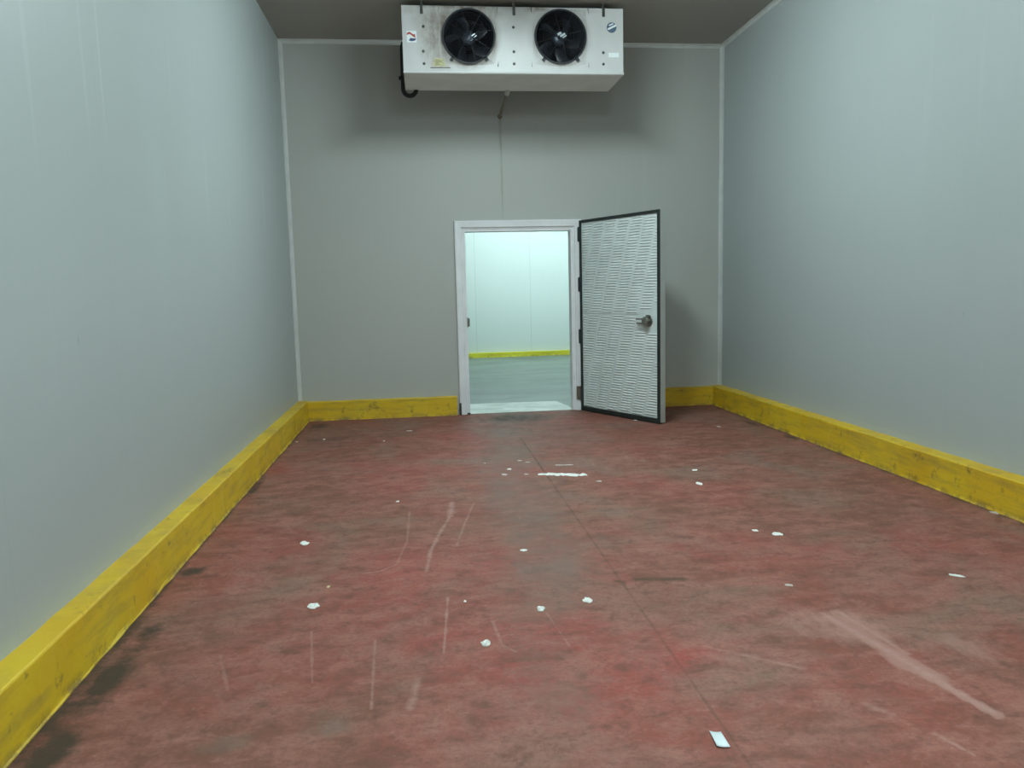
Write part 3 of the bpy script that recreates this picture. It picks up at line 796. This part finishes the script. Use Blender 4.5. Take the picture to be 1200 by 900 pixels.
SCR = [
 (0.756, -4.831, .060, .090, .2, 'crumpled white paper scrap on the left floor, upper of two by the yellow kerb', 'paper', .014),
 (0.946, -5.835, .070, .070, .4, 'crumpled white paper scrap on the left floor, lower of two by the yellow kerb', 'paper', .016),
 (1.743, -6.380, .056, .062, .3, 'white paper scrap nearest the viewer among three in mid floor', 'paper', .018),
 (2.030, -6.055, .058, .075, -.2, 'middle white paper scrap of three in a rising row at mid floor', 'paper', .014),
 (2.266, -5.993, .056, .070, .1, 'rightmost white paper scrap of three in a rising row at mid floor', 'paper', .014),
 (2.061, -5.205, .060, .045, .0, 'thin flat white scrap alone on the grey rubbed lane', 'paper', .007),
 (1.678, -5.900, .018, .024, .0, 'tiny white speck on the floor left of the three scraps', 'paper', .006),
 (2.212, -3.119, .060, .075, .1, 'small white scrap left of the long torn strip before the doorway', 'paper', .006),
 (2.150, -3.300, .060, .090, .1, 'faint pinkish scrap below the small white one left of torn strip', 'paper_dull', .004),
 (2.024, -2.840, .030, .040, .1, 'tiny pale crumb left of the torn strip, nearer the doorway', 'paper_dull', .006),
 (2.340, -2.800, .060, .070, .0, 'dull pinkish fleck above the left end of the torn strip', 'paper_dull', .005),
 (2.402, -2.880, .050, .040, .0, 'dull pinkish fleck just above the torn strip, right of its twin', 'paper_dull', .005),
 (2.330, -3.330, .050, .050, .0, 'small dull fleck touching the left end of the torn strip', 'paper_dull', .005),
 (2.860, -3.685, .060, .050, .0, 'small dull scrap right of the torn strip', 'paper_dull', .006),
 (3.712, -3.484, .064, .060, .0, 'small white scrap, far one of a pair on the right beyond the door', 'paper', .006),
 (3.594, -3.926, .064, .100, .1, 'small white scrap, near one of a pair on the right', 'paper', .009),
 (3.514, -5.107, .050, .050, .2, 'tiny white scrap beside a larger one at the right of the floor', 'paper', .006),
 (3.615, -5.196, .075, .080, -.4, 'white scrap right of a tiny one at the right of the floor', 'paper', .010),
 (3.302, -5.978, .044, .045, .2, 'small dull scrap above the pale worn patch', 'paper_dull', .005),
 (4.191, -6.007, .088, .045, -.75, 'narrow white sliver on the floor toward the right kerb', 'paper', .007),
 (4.659, -1.598, .064, .080, .0, 'small pale scrap near the far right corner', 'paper_dull', .006),
 (1.084, -1.565, .030, .060, .0, 'tiny pale crumb on the floor far left of the doorway', 'paper_dull', .008),
 (0.180, -1.392, .040, .050, .0, 'tiny pale crumb against the left kerb near the corner', 'paper_dull', .008),
 (0.449, -1.314, .030, .050, .0, 'tiny white crumb near the back left corner', 'paper', .007),
 (1.295, -3.974, .030, .030, .0, 'tiny white crumb on the far left half of the floor', 'paper', .008),
 (0.986, -5.586, .024, .030, .0, 'tiny yellowish crumb between the two left paper scraps', 'paper_yellow', .008),
 (1.339, -1.023, .080, .090, .1, 'faint pinkish scrap on the floor left of the door frame', 'paper_dull', .004),
 (3.923, -0.960, .080, .060, .5, 'small pale scrap under the foot of the open door', 'paper', .006),
 (5.160, -5.049, .050, .080, .0, 'small pale scrap lying against the right yellow kerb', 'paper_dull', .010),
]
for i, s in enumerate(SCR): scrap(*s[:6], kind=s[6], h=s[7], seed=i)
# long torn strip near the doorway
bm = bmesh.new(); r = random.Random(3); n = 22; up = []; dn = []
for i in range(n+1):
    t = i/n; x = -0.19+0.39*t; y = -0.11*t+0.06+r.uniform(-.012, .012); w = (0.020+0.035*r.random())*(1 if 0.06 < t < 0.92 else 0.5)
    if 0.10 < t < 0.16: w = 0.012
    up.append((x, y+w)); dn.append((x, y-w))
ht = [0.004+0.012*r.random() for _ in range(n+1)]
a = [bm.verts.new((*p, 0.002)) for p in up]; b = [bm.verts.new(((p[0]+q[0])/2, (p[1]+q[1])/2, z)) for p, q, z in zip(up, dn, ht)]; c = [bm.verts.new((*q, 0.001)) for q in dn]
for i in range(n):
    bm.faces.new((a[i], a[i+1], b[i+1], b[i])); bm.faces.new((b[i], b[i+1], c[i+1], c[i])); bm.faces.new((a[i], c[i], c[i+1], a[i+1]))
bm.faces.new((a[0], b[0], c[0])); bm.faces.new((a[n], c[n], b[n]))
tag(obj('torn_strip', bm, M['paper'], None, False, (2.610, -3.42, 0.0005)), 'long ragged white torn strip on the floor before the doorway', 'paper strip')
bm = bmesh.new(); r = random.Random(8); n = 10
a = [bm.verts.new((-0.075+0.15*i/n, 0.02-0.02*i/n+0.014+r.uniform(-.006, .006), 0.001)) for i in range(n+1)]
b = [bm.verts.new((-0.075+0.15*i/n, 0.02-0.02*i/n+r.uniform(-.006, .006), 0.006)) for i in range(n+1)]
c = [bm.verts.new((-0.075+0.15*i/n, 0.02-0.02*i/n-0.014+r.uniform(-.006, .006), 0.001)) for i in range(n+1)]
for i in range(n):
    bm.faces.new((a[i], a[i+1], b[i+1], b[i])); bm.faces.new((b[i], b[i+1], c[i+1], c[i])); bm.faces.new((a[i], c[i], c[i+1], a[i+1]))
bm.faces.new((a[0], b[0], c[0])); bm.faces.new((a[n], c[n], b[n]))
tag(obj('torn_strip', bm, M['paper_dull'], None, False, (2.695, -3.075, 0.0005)), 'short thin dull strip just behind the long torn strip', 'paper strip')
# slanted paper label near the viewer
bm = bmesh.new(); nx, ny = 6, 4
g0 = [(2.436, -7.166), (2.472, -7.178), (2.468, -7.268), (2.428, -7.256)]
cxm = sum(p[0] for p in g0)/4; cym = sum(p[1] for p in g0)/4
def bil(u, v):
    x = (1-v)*((1-u)*g0[0][0]+u*g0[1][0]) + v*((1-u)*g0[3][0]+u*g0[2][0]); y = (1-v)*((1-u)*g0[0][1]+u*g0[1][1]) + v*((1-u)*g0[3][1]+u*g0[2][1])
    return x-cxm, y-cym
def zz(u, v): return 0.002+0.003*abs(2*u-1)**2+0.002*v
gt = [[bm.verts.new((*bil(i/nx, j/ny), zz(i/nx, j/ny)+0.0012)) for i in range(nx+1)] for j in range(ny+1)]
gb = [[bm.verts.new((*bil(i/nx, j/ny), zz(i/nx, j/ny)-0.001)) for i in range(nx+1)] for j in range(ny+1)]
for j in range(ny):
    for i in range(nx):
        bm.faces.new((gt[j][i], gt[j][i+1], gt[j+1][i+1], gt[j+1][i])); bm.faces.new((gb[j][i], gb[j+1][i], gb[j+1][i+1], gb[j][i+1]))
for i in range(nx):
    bm.faces.new((gt[0][i], gb[0][i], gb[0][i+1], gt[0][i+1])); bm.faces.new((gt[ny][i], gt[ny][i+1], gb[ny][i+1], gb[ny][i]))
for j in range(ny):
    bm.faces.new((gt[j][0], gt[j+1][0], gb[j+1][0], gb[j][0])); bm.faces.new((gt[j][nx], gb[j][nx], gb[j+1][nx], gt[j+1][nx]))
tag(obj('paper_label', bm, M['label'], None, True, (cxm, cym, 0.0005)), 'curled bluish white paper label on the floor nearest the viewer', 'paper label')

# ------------------------------------------------------------------ ceiling batten lamps (both rooms)
def lamp(x, y, z, length, ax, mat, label, grp):
    root = empty('ceiling_lamp', (x, y, z)); tag(root, label, 'lamp', grp)
    hw = 0.065; l = length/2
    def bx(a0, a1, b0, b1, z0, z1, bev=0.0):
        return box(a0, a1, b0, b1, z0, z1, bev) if ax == 'y' else box(b0, b1, a0, a1, z0, z1, bev)
    obj('housing', bx(-hw-0.01, hw+0.01, -l-0.03, l+0.03, -0.05, 0.002, 0.004), M['lamp_body'], root)
    bm = bmesh.new()                     # rounded diffuser below the housing
    prof = [(hw*math.cos(PI*i/10), -0.052-0.055*math.sin(PI*i/10)) for i in range(11)]
    add_sweep(bm, prof, (lambda a, b, t: (a, t, b)) if ax == 'y' else (lambda a, b, t: (t, a, b)), [-l, l])
    obj('diffuser', bm, mat, root)
lamp(2.62, -3.35, H, 1.5, 'y', M['lamp'], 'ceiling batten lamp nearest the cooler', 'cold room ceiling lamps')
lamp(2.62, -7.9, H, 1.5, 'y', M['lamp_b'], 'ceiling batten lamp above the viewer', 'cold room ceiling lamps')
lamp(2.62, -11.6, H, 1.5, 'y', M['lamp_c'], 'ceiling batten lamp at the near end of the room', 'cold room ceiling lamps')
lamp(3.1, 6.0, FH, 1.5, 'x', M['lamp_far'], 'ceiling lamp of next room, left one', 'next room ceiling lamps')
lamp(5.2, 6.0, FH, 1.5, 'x', M['lamp_far'], 'ceiling lamp of next room, right one', 'next room ceiling lamps')

# ------------------------------------------------------------------ world, camera, view
w = bpy.data.worlds.new('world'); SC.world = w; w.use_nodes = True
w.node_tree.nodes['Background'].inputs[0].default_value = (0.02, 0.02, 0.02, 1)
w.node_tree.nodes['Background'].inputs[1].default_value = 0.0
cam = bpy.data.cameras.new('camera'); co = bpy.data.objects.new('camera', cam); COL.objects.link(co)
cam.sensor_width = 36.0; cam.lens = 36.0*907.93/1200; cam.clip_start = 0.05
R_ = Vector((0.99296337, -0.11597861, -0.02393122)); U_ = Vector((0.0373094, 0.11459065, 0.99271194)); F_ = Vector((0.11239105, 0.98661945, -0.11811141))
m = Matrix((( R_.x, U_.x, -F_.x, 1.5198), (R_.y, U_.y, -F_.y, -9.5471), (R_.z, U_.z, -F_.z, 1.5), (0, 0, 0, 1)))
co.matrix_world = m
SC.camera = co
SC.view_settings.view_transform = 'Standard'; SC.view_settings.look = 'None'
SC.view_settings.gamma = 1.0; SC.view_settings.use_curve_mapping = False
SC.view_settings.exposure = 0.0
SC.cycles.use_denoising = True
SC.cycles.max_bounces = 10; SC.cycles.diffuse_bounces = 8; SC.cycles.glossy_bounces = 4
SC.cycles.sample_clamp_indirect = 4.0
